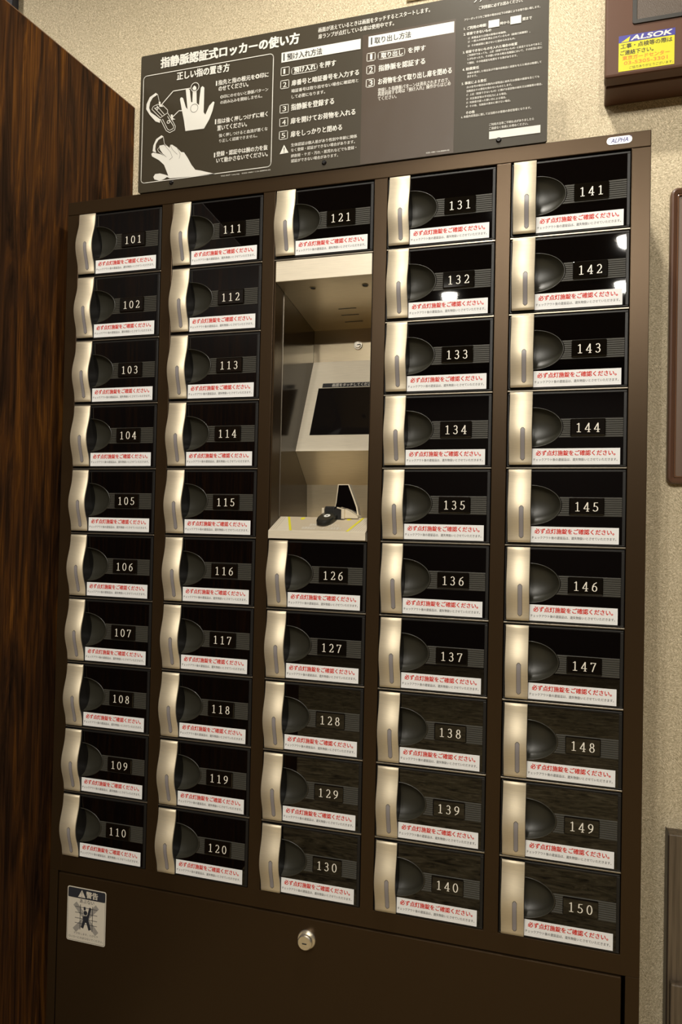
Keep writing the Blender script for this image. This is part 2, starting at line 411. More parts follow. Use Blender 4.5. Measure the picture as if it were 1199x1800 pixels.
# lock in the lower door
LO = tuple(CAB.location)
def sub(name, mb, m, parent, label=None):
    o = mb.build(name, m, parent, LO)
    if label: o['label'] = label
    return o
b = MB(); b.disc((.4814, -.001, -1.262), .0155, .004, 'Y', 40, 0, .001); b.disc((.4814, -.005, -1.2625), .0125, .009, 'Y', 40, 0, .0015)
lock = sub('cam_lock', b, M_CHROME, ld, 'round chrome lock')
b = MB(); b.prism_y([(.4776, -1.2645), (.4776, -1.2625), (.4852, -1.2625), (.4852, -1.2645)], -.01425, -.01405)
# the keyhole belongs to the lock face, kept at the same level
sub('keyhole', b, M_INK, ld)
# maker's badge
b = MB(); b.prism_y(rrect(.9335, .0118, .9695, .0232, .0055), -.0014, .0002)
part('badge', b, mat('silver_badge', (0.80, 0.80, 0.80), 0.3, 0.3), CAB, 'small silver oval badge with blue lettering')
b = MB(); text(b, 'ALPHA', .9395, .9640, .0142, .0066, -.0016, 3, 0, .2); stroke(b, [(.936, .0195), (.9395, .0215)], .0008, -.0016); stroke(b, [(.966, .0205), (.9685, .0222)], .0008, -.0016)
part('badge_lettering', b, mat('badge_blue', (0.015, 0.02, 0.16), 0.4), CAB)

# --- locker door and its parts, in door coordinates (x right, y into the cabinet, z up from the door top)
def prof(z):
    """how far the handle stands out at height z"""
    u = -z/.1125
    s = 0.0
    if .04 < u < .97: s = math.sin(math.pi*((u-.04)/.93)**1.12)**2
    return .0065 + .0100*s
ELX, ELZ, EA, EB = .0345, -.0545, .0440, .0300
def m_body():
    b = MB()
    b.box(-.0030, .1710, -.0003, .013, -.0035, -.0004, bev=.0006)          # top bar
    b.box(-.0030, .1710, -.0003, .013, -.1150, -.1128, bev=.0006)          # bottom bar
    b.box(.1662, .1710, -.0003, .013, -.1128, -.0035, bev=.0006)           # hinge side bar
    b.box(-.0030, .1662, .019, .0205, -.1140, -.0035)                      # back plate
    b.box(-.0030, -.0015, 0, .019, -.1128, -.0035)
    return b
def m_panel():
    pts = [(.0340, -.0034), (.1664, -.0034), (.1664, -.1130), (.0340, -.1130), (.0340, ELZ-EB)]
    for k in range(1, 24):
        a = math.radians(-90 + 180*k/24); pts.append((ELX+EA*math.cos(a), ELZ+EB*math.sin(a)))
    pts.append((.0340, ELZ+EB))
    return MB().prism_y(pts, -.0006, .0015)
def m_scoop():
    b = MB(); NA, NR = 28, 9
    vs = []
    for j in range(NR+1):
        s = j/NR
        d = .0180*max(0, 1-s*s)**.5
        for k in range(NA+1):
            a = math.radians(-90+180*k/NA); vs.append((ELX-.0004+EA*s*math.cos(a), d-.0004, ELZ+EB*s*math.sin(a)))
    W = NA+1
    b.add(vs, [(j*W+k, j*W+k+1, (j+1)*W+k+1, (j+1)*W+k) for j in range(NR) for k in range(NA)], 0, True)
    vs = []                                                                 # raised rim
    for k in range(NA+1):
        a = math.radians(-90+180*k/NA)
        for s, y in ((.992, -.0004), (1.0, -.0014), (1.022, -.0014), (1.03, -.0005)):
            vs.append((ELX-.0004+EA*s*math.cos(a), y, ELZ+EB*s*math.sin(a)))
    b.add(vs, [(4*k+j, 4*k+j+1, 4*k+j+5, 4*k+j+4) for k in range(NA) for j in range(3)], 0, True)
    return b
def m_band():
    b = MB(); z1, z0, nr = -.0420, -.0712, 9
    ph = (z1-z0)/nr
    def xs(z):
        u = (z-ELZ)/EB
        return ELX+EA*1.035*math.sqrt(max(0, 1-u*u))+.0003
    for k in range(nr):
        a, c = z0+k*ph, z0+(k+1)*ph
        m1, m2 = a+ph*.22, c-ph*.22
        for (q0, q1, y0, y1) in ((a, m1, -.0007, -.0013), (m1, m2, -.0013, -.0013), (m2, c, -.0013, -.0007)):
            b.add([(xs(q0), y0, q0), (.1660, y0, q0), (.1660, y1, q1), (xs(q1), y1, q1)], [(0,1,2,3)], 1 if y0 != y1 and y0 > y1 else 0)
    return b
def m_handle(inset=0.0, back=False):
    NZ = 26; zt, zb = 0.0-inset, -.1125+inset
    xs = [0.0+inset, .0008+inset, .0337-inset, .0345-inset]; off = [-.0008, 0, 0, -.0008]
    b = MB(); vs = []
    for k in range(NZ+1):
        z = zt+(zb-zt)*k/NZ; zz = z
        e = .0008 if k in (0, NZ) else 0
        for x, o in zip(xs, off):
            y = prof(z) + o - e - (.0022 if back else 0)
            vs.append((x, -y, zz))
    if not back:
        # two extra rows close to the ends give the rounded top and bottom lip
        pass
    b.add(vs, [(k*4+j, k*4+j+1, (k+1)*4+j+1, (k+1)*4+j) for k in range(NZ) for j in range(3)], 0, True)
    dep = .016 if back else None
    n0 = len(b.v)
    vs2 = []
    for k in range(NZ+1):
        z = zt+(zb-zt)*k/NZ
        yb = dep if back else -(prof(z)-.0022)
        vs2 += [(xs[0], yb, z), (xs[3], yb, z)]
    b.add(vs2, [(k*2, (k+1)*2, (k+1)*2+1, k*2+1) for k in range(NZ)])
    for k in range(NZ):
        b.f.append((k*4, (k+1)*4, n0+(k+1)*2, n0+k*2)); b.mi.append(0); b.sm.append(False)
        b.f.append((k*4+3, n0+k*2+1, n0+(k+1)*2+1, (k+1)*4+3)); b.mi.append(0); b.sm.append(False)
    b.f.append((0, 1, 2, 3, n0+1, n0)); b.mi.append(0); b.sm.append(False)
    q = NZ*4; b.f.append((q, n0+NZ*2, n0+NZ*2+1, q+3, q+2, q+1)); b.mi.append(0); b.sm.append(False)
    return b
def m_lens():
    b = MB(); cx, r = .0207, .0029; N = 18; zt, zb = -.0565, -.1052
    rows = []
    for k in range(N+1):
        z = zt+(zb-zt)*k/N
        dt, db = zt-z, z-zb
        w = r
        if dt < r: w = math.sqrt(max(0, r*r-(r-dt)**2))
        if db < r: w = math.sqrt(max(0, r*r-(r-db)**2))
        rows.append((z, max(w, .0006)))
    vs = []
    for z, w in rows: vs += [(cx-w, -prof(z)-.0003, z), (cx+w, -prof(z)-.0003, z)]
    b.add(vs, [(2*k, 2*k+1, 2*k+3, 2*k+2) for k in range(N)], 0, True)
    vs = []                                                                 # dark slot edge
    for z, w in rows:
        z = -.08085 + (z+.08085)*1.03
        vs += [(cx-w-.0006, -prof(z)-.00008, z), (cx+w+.0006, -prof(z)-.00008, z)]
    b.add(vs, [(2*k, 2*k+1, 2*k+3, 2*k+2) for k in range(N)], 1, True)
    return b
def m_sticker():
    b = MB(); b.box(.0347, .1622, -.00095, -.0006, -.1122, -.0875, 0)
    text(b, '必ず点灯施錠をご確認ください。', .0405, .1555, -.0985, .0080, -.00102, 3, 1)
    text(b, 'チェックアウト後の遺留品は、遺失物扱いとさせていただきます。', .0362, .1585, -.1068, .0044, -.00102, 1, 2)
    return b
def m_plate(num):
    b = MB(); b.box(.0905, .1412, -.0042, -.0010, -.0693, -.0428, 0, bev=.0017)
    for k, ch in enumerate(num): digit(b, ch, .0981+.0131*k, -.0634, .0140, -.00428, 1)
    return b

M_SLOT = mat('slot_edge', (0.10, 0.085, 0.06), 0.5)
masters = {
    'front_panel': (m_panel(), M_GLOSS), 'finger_scoop': (m_scoop(), M_SCOOP), 'ribbed_band': (m_band(), [M_BAND, M_DARK]),
    'handle_base': (m_handle(.0005, True), M_DARK), 'handle': (m_handle(), M_SILVER),
    'indicator_lens': (m_lens(), [M_LENS, M_SLOT]), 'notice_sticker': (m_sticker(), [M_PAPER, M_RED, M_INK]),
}
body_mesh = None
part_meshes = {}
for c in range(5):
    for r in range(10):
        if c == 2 and 1 <= r <= 4: continue
        num = str(101 + 10*c + r)
        ox, oz = c*PW, -r*RH
        loc = (ox-LO[0], -LO[1], oz-LO[2])
        if body_mesh is None:
            d = m_body().build('locker_door', M_DARK, CAB, None, loc); body_mesh = d.data
            for nm, (mb, mm) in masters.items(): part_meshes[nm] = mb.build(nm, mm, d)
            first = {k: o for k, o in part_meshes.items()}
        else:
            d = link('locker_door', body_mesh, CAB, loc)
            for nm, o in first.items():
                q = o.copy(); COL.objects.link(q); q.parent = d
        d['label'] = 'black glossy locker door with the number ' + num
        m_plate(num).build('number_plate', [M_PLATE, M_DIGIT], d)

# warning sticker on the lower door
b = MB()
wx0, wx1, wz0, wz1 = .0115, .0940, -1.3478, -1.2492
b.prism_y(rrect(wx0, wz0, wx1, wz1, .004), -.0014, -.001, 0)
b.prism_y(rrect(wx0+.002, wz1-.0195, wx1-.002, wz1-.002, .002), -.0016, -.0013, 1)
stroke(b, rrect(wx0+.0018, wz0+.0018, wx1-.0018, wz1-.0018, .003), .0005, -.00145, 1, True)
b.add([(.0345, -.00165, -1.2665), (.0505, -.00165, -1.2665), (.0425, -.00165, -1.2530)], [(0,1,2)], 0)
b.add([(.0418, -.0017, -1.2562), (.0432, -.0017, -1.2562), (.0428, -.0017, -1.2620), (.0422, -.0017, -1.2620)], [(0,1,2,3)], 1)
b.prism_y(rrect(.0418, -1.2650, .0432, -1.2636, .0005, 3), -.00172, -.0017, 1)
text(b, '警告', .0520, .0765, -1.2660, .0120, -.00165, 3, 0)
text(b, 'あぶない', .0385, .0690, -1.2765, .0068, -.0015, 1, 1)
for x0, z0, x1, z1 in ((.030, -1.281, .074, -1.326), (.074, -1.281, .030, -1.326)):
    stroke(b, [(x0, z0), (x1, z1)], .0095, -.00145, 2)
for x in (.0400, .0660): stroke(b, [(x, -1.280), (x, -1.325)], .0012, -.00150, 1)
for z in (-1.2845, -1.2950, -1.3050, -1.3140): stroke(b, [(.0290, z), (.0760, z)], .0009, -.00150, 1)
def limb(pts, w): stroke(b, pts, w, -.00160, 1)
ring(b, .0510, -1.2935, .0046, .0008, -.00165, 0)
b.prism_y([(.0510+.0044*math.cos(k*.3142), -1.2935+.0044*math.sin(k*.3142)) for k in range(20)], -.00162, -.00160, 1)
limb([(.0505, -1.2960), (.0490, -1.2840)], .0042); limb([(.0560, -1.3020), (.0610, -1.2840)], .0046)
b.prism_y([(.0455, -1.3000), (.0585, -1.2990), (.0575, -1.3110), (.0465, -1.3110)], -.00162, -.00160, 1)
limb([(.0490, -1.3080), (.0450, -1.3200)], .0056); limb([(.0555, -1.3080), (.0605, -1.3215)], .0056)
text(b, 'ケガをします。とびらや', .0270, .0790, -1.3345, .0040, -.0015, 0, 1)
text(b, 'ロッカーにのぼらないでください。', .0165, .0895, -1.3420, .0042, -.0015, 0, 1)
o = b.build('warning_sticker', [mat('cream_sticker', (0.62, 0.57, 0.48), 0.45), mat('navy_ink', (0.02, 0.022, 0.03), 0.5), M_GREY], ld, LO)
o['label'] = 'small white warning sticker with a climbing figure crossed out'

# ------------------------------------------------------------------ touch screen terminal in the third column
KX0, KX1 = 2*PW-.0040, 2*PW+.1718
T = bpy.data.objects.new('touch_terminal', None); COL.objects.link(T); T.parent = CAB     # built into the cabinet: a part of it
T.location = (0, 0, 0); T['label'] = 'silver recessed touch screen terminal in the middle column below door 121'
# housing profile (y, z): fascia, soffit, back, slanted screen face, undercut, back, shelf
P = [(.001, -.1555), (.204, -.1880), (.204, -.2505), (.1130, -.4360), (.180, -.4950), (.184, -.5590)]
b = MB()
b.box(KX0+.0035, KX1-.001, -.001, .004, -.1555, -.1198, bev=.0008)
part('fascia', b, M_KIOSK_LIT, T)
def sheet(name, p0, p1, m, label=None):
    dy, dz = p1[0]-p0[0], p1[1]-p0[1]; L = math.hypot(dy, dz); ny, nz = -dz/L*.0015, dy/L*.0015
    if ny < 0 or True: pass
    q = [p0, p1, (p1[0]-ny*(-1 if dz < 0 else 1), p1[1]-nz*(-1 if dz < 0 else 1)), (p0[0]-ny*(-1 if dz < 0 else 1), p0[1]-nz*(-1 if dz < 0 else 1))]
    return part(name, MB().prism_x(q, KX0+.004, KX1-.001), m, T, label)
def slab(name, p0, p1, m=M_KIOSK_SHADED):
    """1.5 mm sheet whose visible face runs p0 -> p1; its back lies away from the user"""
    dy, dz = p1[0]-p0[0], p1[1]-p0[1]; L = math.hypot(dy, dz)
    ny, nz = -dz/L, dy/L                     # candidate normal
    if ny < 0: ny, nz = -ny, -nz             # towards larger y (away from the user)
    q = [p0, p1, (p1[0]+ny*.0015, p1[1]+nz*.0015), (p0[0]+ny*.0015, p0[1]+nz*.0015)]
    return part(name, MB().prism_x(q, KX0+.004, KX1-.001), m, T)
slab('soffit', P[0], P[1]); slab('upper_back', P[1], P[2]); slab('screen_bezel', P[2], P[3], M_KIOSK_LIT); slab('undercut', P[3], P[4]); slab('lower_back', P[4], P[5])
b = MB().prism_x([(-.008, -.5835), (.048, -.5590), (.186, -.5590), (.186, -.5630), (.02, -.5965), (-.008, -.5965)], KX0+.0035, KX1-.001)
part('shelf', b, M_KIOSK_LIT, T)
b = MB()
b.box(KX0+.0005, KX0+.0035, .001, .0385, -.583, -.120); part('side_panel', b, M_FRAME, T)
b = MB(); b.box(KX0+.0005, KX0+.0037, .0395, .215, -.583, -.150); part('side_panel', b, M_SIDE, T, 'glossy dark inner side panel')
b = MB(); b.box(KX0+.0005, KX0+.0046, .0384, .0396, -.5585, -.1620, bev=.0003); part('side_seam', b, M_RAIL, T)
b = MB(); b.box(KX1-.0008, KX1+.0002, .001, .215, -.583, -.120); part('side_panel', b, M_SIDE, T)
# holes and speaker slits in the soffit
def on_soffit(x, y, dz=.0): return (x, y, P[0][1] + (P[1][1]-P[0][1])*(y-P[0][0])/(P[1][0]-P[0][0]) - dz)
for x, y in ((.4555, .030), (.5485, .034)):
    q = [on_soffit(x+.0050*math.cos(k*.2618), y+.0050*math.sin(k*.2618), .0003) for k in range(24)]
    part('soffit_hole', MB().add(q, [tuple(range(24))]), M_INK, T)
for y, x0, x1 in ((.1155, .4757, .5100), (.1418, .4734, .5077), (.171, .4720, .5078)):
    part('speaker_slit', MB().add([on_soffit(x0, y-.0014, .0003), on_soffit(x1, y-.0014, .0003), on_soffit(x1, y+.0014, .0003), on_soffit(x0, y+.0014, .0003)], [(0,1,2,3)]), M_INK, T)
for x, y in ((.4555, .030), (.5485, .034)):
    b = MB(); vs = []
    for k in range(24):
        for r, d in ((.0046, .0004), (.0053, .0012), (.0060, .0004)): vs.append(on_soffit(x+r*math.cos(k*.2618), y+r*math.sin(k*.2618), d))
    b.add(vs, [(3*k+j, 3*k+j+1, (3*k+j+4) % 72, (3*k+j+3) % 72) for k in range(24) for j in range(2)], 0, True)
    part('soffit_grommet', b, M_KIOSK_SHADED, T)
# lock
b = MB(); b.disc((.4900, .204, -.2207), .0088, .003, 'Y', 32, 0, .0008); b.disc((.4900, .201, -.2207), .0062, .003, 'Y', 32, 0, .0006)
part('cam_lock', b, M_CHROME, T, 'small round key lock')
b = MB(); b.box(.4895, .4965, .1978, .1981, -.2216, -.2198); part('keyhole', b, M_INK, T)
# screen on the slanted bezel
BD = Vector((0, P[3][0]-P[2][0], P[3][1]-P[2][1])); BL = BD.length; BD.normalize(); BN = Vector((0, BD.z, -BD.y))
if BN.y > 0: BN = -BN
def on_bez(x, z, out):
    t_ = (z-P[2][1])/(P[3][1]-P[2][1]); y = P[2][0]+(P[3][0]-P[2][0])*t_
    return Vector((x, y, z)) + BN*out
def bez_slab(b, x0, x1, z0, z1, o0, o1, mi=0):
    vs = [on_bez(x, z, o) for o in (o0, o1) for x, z in ((x0, z0), (x1, z0), (x1, z1), (x0, z1))]
    b.add(vs, [(0,1,2,3), (4,5,6,7), (0,1,5,4), (1,2,6,5), (2,3,7,6), (3,0,4,7)], mi)
b = MB(); bez_slab(b, .4200, .5500, -.4048, -.3083, .0, .0006); part('screen', b, M_SCREEN, T, 'dark glossy touch screen')
b = MB(); bez_slab(b, .4270, .5430, -.3068, -.2980, .0, .0004)
part('instruction_strip', b, M_INK, T)
vs, fs = glyphs('画面をタッチしてください')
b = MB(); b.add([on_bez(.4470+(.5230-.4470+.008)*a, -.3055+.0062*c_, .0006) for a, c_ in vs], fs)
part('strip_lettering', b, M_DIGIT, T)
# decal on the sloping shelf front
def on_shelf(x, y, out=.0003):
    z = -.5835 + (-.5590+.5835)*(y+.008)/.056
    return (x, y-out*.4, z+out*.9)
b = MB()
b.add([on_shelf(.4385, -.005, .0002), on_shelf(.5365, -.005, .0002), on_shelf(.5495, .047, .0002), on_shelf(.4150, .047, .0002)], [(0,1,2,3)], 0)
for (xa, ya, xb, yb) in ((.4375, -.006, .4140, .047), (.5370, -.006, .5505, .047)):
    b.add([on_shelf(xa-.0022, ya, .0004), on_shelf(xa+.0022, ya, .0004), on_shelf(xb+.0022, yb, .0004), on_shelf(xb-.0022, yb, .0004)], [(0,1,2,3)], 1)
for cx_ in (.4425, .5270): b.add([on_shelf(cx_+.004*math.cos(k*.3927), .041+.0050*math.sin(k*.3927), .0004) for k in range(16)], [tuple(range(16))], 1)
for s, x0, x1, y0, h in (('指を軽く置いてください。', .4640, .5180, .0120, .0090), ('指静脈認証リーダーに指を置く', .4540, .5240, .0000, .0090)):
    vs, fs = glyphs(s)
    b.add([on_shelf(x0+(x1-x0)*a, y0+h*c_, .0005) for a, c_ in vs], fs, 2)
part('shelf_decal', b, [M_DECAL, M_YELLOW, M_PRINT], T, 'printed decal with yellow borders')
# fine stripes beside the decal
b = MB()
for k in range(9):
    x = .4010+.0040*k
    x2 = min(x+.012, .4120)
    b.add([on_shelf(x, -.004), on_shelf(x+.0008, -.004), on_shelf(x-.0002, .045), on_shelf(x-.001, .045)], [(0,1,2,3)]) if x < .412 else None
    x = .5420+.0040*k
    if x < .567: b.add([on_shelf(x, -.004), on_shelf(x+.0008, -.004), on_shelf(x+.0098, .040), on_shelf(x+.009, .040)] if x < .556 else [on_shelf(x, -.004), on_shelf(x+.0008, -.004), on_shelf(x+.0038, .010), on_shelf(x+.003, .010)], [(0,1,2,3)])
part('shelf_grooves', b, M_DECAL, T)

# ------------------------------------------------------------------ finger vein reader standing on the shelf
F = thing('finger_reader', 'small black finger scanner with a tall curved hood on the terminal shelf', 'scanner', (.505, .045, -.562))
def ell_prism(b, cx, cy, z0, z1, rx, ry, taper, tilt, rot, mi=0, seg=36):
    """stadium-like pad with a rounded edge, tilted back"""
    rings = [(.90, 0.0), (1.0, .25), (1.0, .7), (.94, .95), (.84, 1.0)]
    vs = []
    for s, h in rings:
        for k in range(seg):
            a = 2*math.pi*k/seg
            ca, sa = math.cos(a), math.sin(a)
            lx = rx*s*math.copysign(abs(ca)**.8, ca); ly = ry*s*math.copysign(abs(sa)**.8, sa)
            x = lx*math.cos(rot)-ly*math.sin(rot); y = lx*math.sin(rot)+ly*math.cos(rot)
            vs.append((cx+x, cy+y, z0+(z1-z0)*h + tilt*(y)))
    fs = [(q*seg+k, q*seg+(k+1) % seg, (q+1)*seg+(k+1) % seg, (q+1)*seg+k) for q in range(4) for k in range(seg)]
    fs += [tuple(range(4*seg, 5*seg)), tuple(range(seg-1, -1, -1))]
    b.add(vs, fs, mi, False)
b = MB(); ell_prism(b, .4910, .0340, -.5647, -.5548, .0150, .0260, 0, .42, -.22)
part('finger_pad', b, mat('charcoal_pad', (0.018, 0.018, 0.015), 0.22), F)
def pad_pt(x, y, o): return (x, y, -.5548 + .42*(y-.0340) + o)
b = MB()
for r0, r1, o in ((.0018, .0056, .0004),):
    vs = []
    for k in range(28):
        a = 2*math.pi*k/28
        vs += [pad_pt(.4905+r0*math.cos(a), .0300+r0*1.1*math.sin(a), o), pad_pt(.4905+r1*math.cos(a), .0300+r1*1.1*math.sin(a), o)]
    b.add(vs, [(2*k, 2*k+1, (2*k+3) % 56, (2*k+2) % 56) for k in range(28)])
part('target_ring', b, M_PRINT, F)
b = MB(); b.box(.479, .4975, .050, .062, -.5560, -.5395, 0, bev=.002); part('finger_stop', b, M_DARK, F)
b = MB(); b.box(.4745, .4795, .046, .060, -.5570, -.5425, 0, bev=.001); part('stop_cheek', b, M_SILVER, F)
# neck joining pad and hood
b = MB(); b.prism_y([(.5000, -.5625), (.5160, -.5625), (.5160, -.5425), (.5060, -.5415), (.4990, -.5480)], .038, .060); part('neck', b, M_DARK, F)
b = MB(); b.prism_y([(.5140, -.5610), (.5195, -.5610), (.5195, -.5440), (.5110, -.5425), (.5060, -.5410), (.5060, -.5430), (.5140, -.5450)], .036, .062)
part('post', b, M_SILVER, F)
# base body under the hood: rises from low right to the post
b = MB(); b.prism_y([(.5180, -.5600), (.5430, -.5600), (.5420, -.5565), (.5300, -.5490), (.5195, -.5440)], .040, .070); part('base_cover', b, M_SILVER, F)
# hood: silver shell, with black glossy inside, leaning over the pad
hood = [(.4935, -.5440), (.4960, -.5330), (.4995, -.5005), (.5195, -.5003), (.5235, -.5100), (.5300, -.5260), (.5355, -.5400), (.5385, -.5560), (.5300, -.5490), (.5195, -.5440), (.5080, -.5410)]
b = MB(); b.prism_y(hood, .0605, .0760); 
part('hood', b, M_SILVER, F, 'silver rimmed hood')
cxh = sum(p[0] for p in hood)/len(hood); czh = sum(p[1] for p in hood)/len(hood)
inner = [(.4952, -.5432), (.4975, -.5330), (.5009, -.5020), (.5181, -.5018), (.5218, -.5110), (.5280, -.5265), (.5332, -.5405), (.5357, -.5535), (.5290, -.5480), (.5190, -.5430), (.5080, -.5402)]
b = MB(); b.prism_y(inner, .0597, .0610); part('hood_lining', b, M_GLOSS, F, 'black glossy inner face')

# ------------------------------------------------------------------ instruction sign above the lockers
SIGN_TEXT = [
    ("指静脈認証式ロッカーの使い方", 41.7, 309.9, 223.4, 19.2, 3),
    ("正しい指の置き方", 75.5, 179.2, 195.8, 14.6, 2),
    ("指先と指の根元を◎印に", 158.4, 254.6, 173.6, 9.0, 1),
    ("のせてください。", 159.4, 216.5, 162.8, 8.9, 1),
    ("◎印にのせないと静脈パターン", 163.0, 254.5, 148.8, 6.5, 0),
    ("の読み込みを開始しません。", 163.2, 243.5, 139.0, 6.5, 0),
    ("指は強く押しつけずに軽く", 158.3, 254.4, 104.6, 8.9, 1),
    ("置いてください。", 158.6, 215.6, 92.3, 9.0, 1),
    ("強く押しつけると血流が悪くな", 162.1, 255.1, 79.8, 6.5, 0),
    ("り正しく認識できません。", 163.1, 235.8, 70.4, 6.1, 0),
    ("登録・認証中は腕の力を抜", 157.9, 255.9, 45.9, 9.0, 1),
    ("いて動かさないでください。", 158.2, 256.2, 34.4, 9.0, 1),
    ("TSG-SNT / snq-tnp   SG02-1000 / 11A-0000W-02", 167.5, 262.4, 8.4, 2.8, 0),
    ("を押す", 348.2, 377.3, 173.4, 10.3, 1),
    ("預け入れ", 301.9, 341.0, 172.6, 10.0, 2),
    ("扉番号と暗証番号を入力する", 298.0, 418.0, 151.0, 9.8, 1),
    ("暗証番号は取り出せない場合に確認用と", 298.3, 417.3, 139.0, 6.3, 0),
    ("して必要になります。", 298.6, 358.9, 128.7, 6.3, 0),
    ("指静脈を登録する", 298.0, 375.3, 108.2, 11.1, 1),
    ("扉を開けてお荷物を入れる", 297.8, 413.3, 84.8, 10.4, 1),
    ("扉をしっかりと閉める", 298.4, 390.4, 61.8, 10.4, 1),
    ("生体認証は個人差があり性別や年齢に関係", 299.5, 416.9, 45.2, 5.9, 0),
    ("なく登録・認証ができない場合があります。", 299.7, 413.6, 36.3, 5.9, 0),
    ("絆創膏・ケガ・汚れ・肌荒れなどでも登録・", 299.9, 416.3, 26.3, 5.9, 0),
    ("認証ができない場合があります。", 300.2, 384.4, 17.5, 5.9, 0),
    ("1", 281.3, 286.5, 174.3, 8.7, 2),
    ("2", 281.9, 288.5, 151.0, 8.7, 2),
    ("3", 282.2, 288.8, 109.0, 8.7, 2),
    ("4", 282.0, 288.6, 85.4, 8.7, 2),
    ("5", 281.5, 288.1, 62.6, 8.7, 2),
    ("画面が消えているときは画面をタッチするとスタートします。", 344.6, 536.4, 235.6, 8.3, 0),
    ("扉ランプが点灯している扉は使用中です。", 344.9, 476.6, 224.2, 8.3, 0),
    ("を押す", 501.3, 530.3, 173.4, 9.4, 1),
    ("取り出し", 456.0, 492.5, 172.8, 9.0, 2),
    ("指静脈を認証する", 451.9, 529.9, 151.3, 10.4, 1),
    ("お荷物を全て取り出し扉を閉める", 451.8, 573.6, 129.0, 10.4, 1),
    ("登録した指静脈パターンは消去されますので、", 451.5, 570.1, 116.0, 7.0, 0),
    ("再度利用する時は「預け入れ」操作からはじめ", 451.6, 572.3, 109.4, 7.0, 0),
    ("てください。", 451.8, 483.3, 102.2, 6.4, 0),
    ("1", 436.0, 441.7, 173.6, 9.5, 2),
    ("2", 435.3, 442.2, 151.8, 9.5, 2),
    ("3", 435.2, 442.1, 129.4, 9.8, 2),
    ("SG02-1000 / 11A-0000W-02", 534.4, 572.2, 3.3, 2.2, 0),
    ("フリーボックスについて", 606.9, 690.7, 237.0, 9.8, 1),
    ("ご利用前に必ずお読みください。", 615.5, 683.3, 224.5, 5.9, 0),
    ("フリーボックスをご使用の場合は以下の約款によりお取り扱い致します。", 592.3, 710.0, 210.4, 4.0, 0),
    ("1. ご利用の時間：", 592.3, 628.6, 195.3, 5.2, 1),
    ("時から", 649.3, 663.5, 193.9, 4.8, 1),
    ("間まで", 683.8, 697.7, 194.4, 5.0, 1),
    ("2. 収容できないもの", 591.9, 635.3, 186.2, 4.9, 1),
    ("1）貴重品または他の財物の有価物。", 599.2, 659.1, 179.2, 3.8, 0),
    ("2）一般人の利用を禁止されているもの（銃砲刀剣類等）。", 598.8, 695.5, 173.7, 3.8, 0),
    ("3）その他保管に適さないと認められるもの。", 598.9, 672.9, 166.8, 3.8, 0),
    ("3. 収容できないものを入れた場合の処置", 591.2, 676.1, 157.2, 4.6, 1),
    ("ご利用中であっても、上記（収容できないもの）に該当するものであるこ", 598.4, 713.4, 151.6, 3.8, 0),
    ("とがわかったり、その疑いがある時は当施設において、その状況に応じ", 598.5, 714.0, 145.6, 3.8, 0),
    ("て開封、その他適宜な処置をする事があります。", 598.1, 676.4, 139.0, 3.8, 0),
    ("4. 賠償責任", 591.1, 617.2, 129.2, 4.9, 1),
    ("本館を使用した場合及び不備内容製品に損害を与えた場合は賠償して", 598.4, 713.4, 122.7, 3.7, 0),
    ("頂きます。", 598.5, 614.3, 117.2, 3.7, 0),
    ("5. 事故による責任", 590.2, 629.4, 106.6, 4.8, 1),
    ("次の各号の場合は本館内の保管品に紛失又は損傷の損害を生じても", 598.0, 710.5, 100.2, 3.8, 0),
    ("当施設はその責任を負わないものとします。", 598.1, 669.0, 94.0, 3.8, 0),
    ("1）上記（収容できないもの）に掲げる収容物の紛失又は損傷等の場合。", 598.3, 715.0, 87.8, 3.8, 0),
    ("2）天災事変等の不可抗力による場合。", 597.9, 661.5, 81.2, 3.8, 0),
    ("3）利用者の誤った使い方による場合。", 598.0, 660.4, 75.2, 3.8, 0),
    ("4）その他、当施設の責めに帰さない場合。", 597.5, 667.4, 69.1, 3.8, 0),
    ("その他", 597.7, 611.4, 58.5, 4.9, 1),
    ("6. 本館内収容品に関しては当館のお客様の責任管理となります。", 590.4, 698.8, 52.9, 4.1, 0),
    ("ご利用方法等ご不明な点がありましたら", 634.8, 703.3, 34.6, 4.2, 0),
    ("ご遠慮なく係員にお尋ねください。", 634.9, 694.7, 28.4, 4.3, 0),
]
SIGN_BOXES = [[278.0, 194.7, 420.0, 211.8], [433.6, 195.1, 576.3, 213.1], [630.9, 192.1, 647.8, 203.9], [665.0, 191.8, 681.5, 204.1], [635.0, 13.5, 713.4, 25.6]]
SIGN_BARS = [[153.7, 173.6, 156.1, 182.2], [153.6, 104.6, 156.0, 113.5], [153.2, 45.0, 155.6, 53.5]]
SIGN_OUTLINES = [[6.3, 15.8, 263.0, 213.6], [297.5, 170.8, 343.8, 182.3], [450.8, 171.3, 495.7, 183.4], [277.9, 171.8, 293.0, 185.6], [277.7, 148.9, 292.8, 162.7], [277.6, 106.5, 292.8, 120.2], [277.5, 83.3, 292.5, 97.0], [277.3, 60.4, 292.4, 74.2], [431.6, 171.6, 445.5, 184.6], [431.5, 150.1, 445.4, 163.1], [431.1, 127.8, 445.0, 140.8]]
SIGN_TRIANGLE = [[278.8, 35.1], [295.0, 35.8], [286.5, 50.4]]
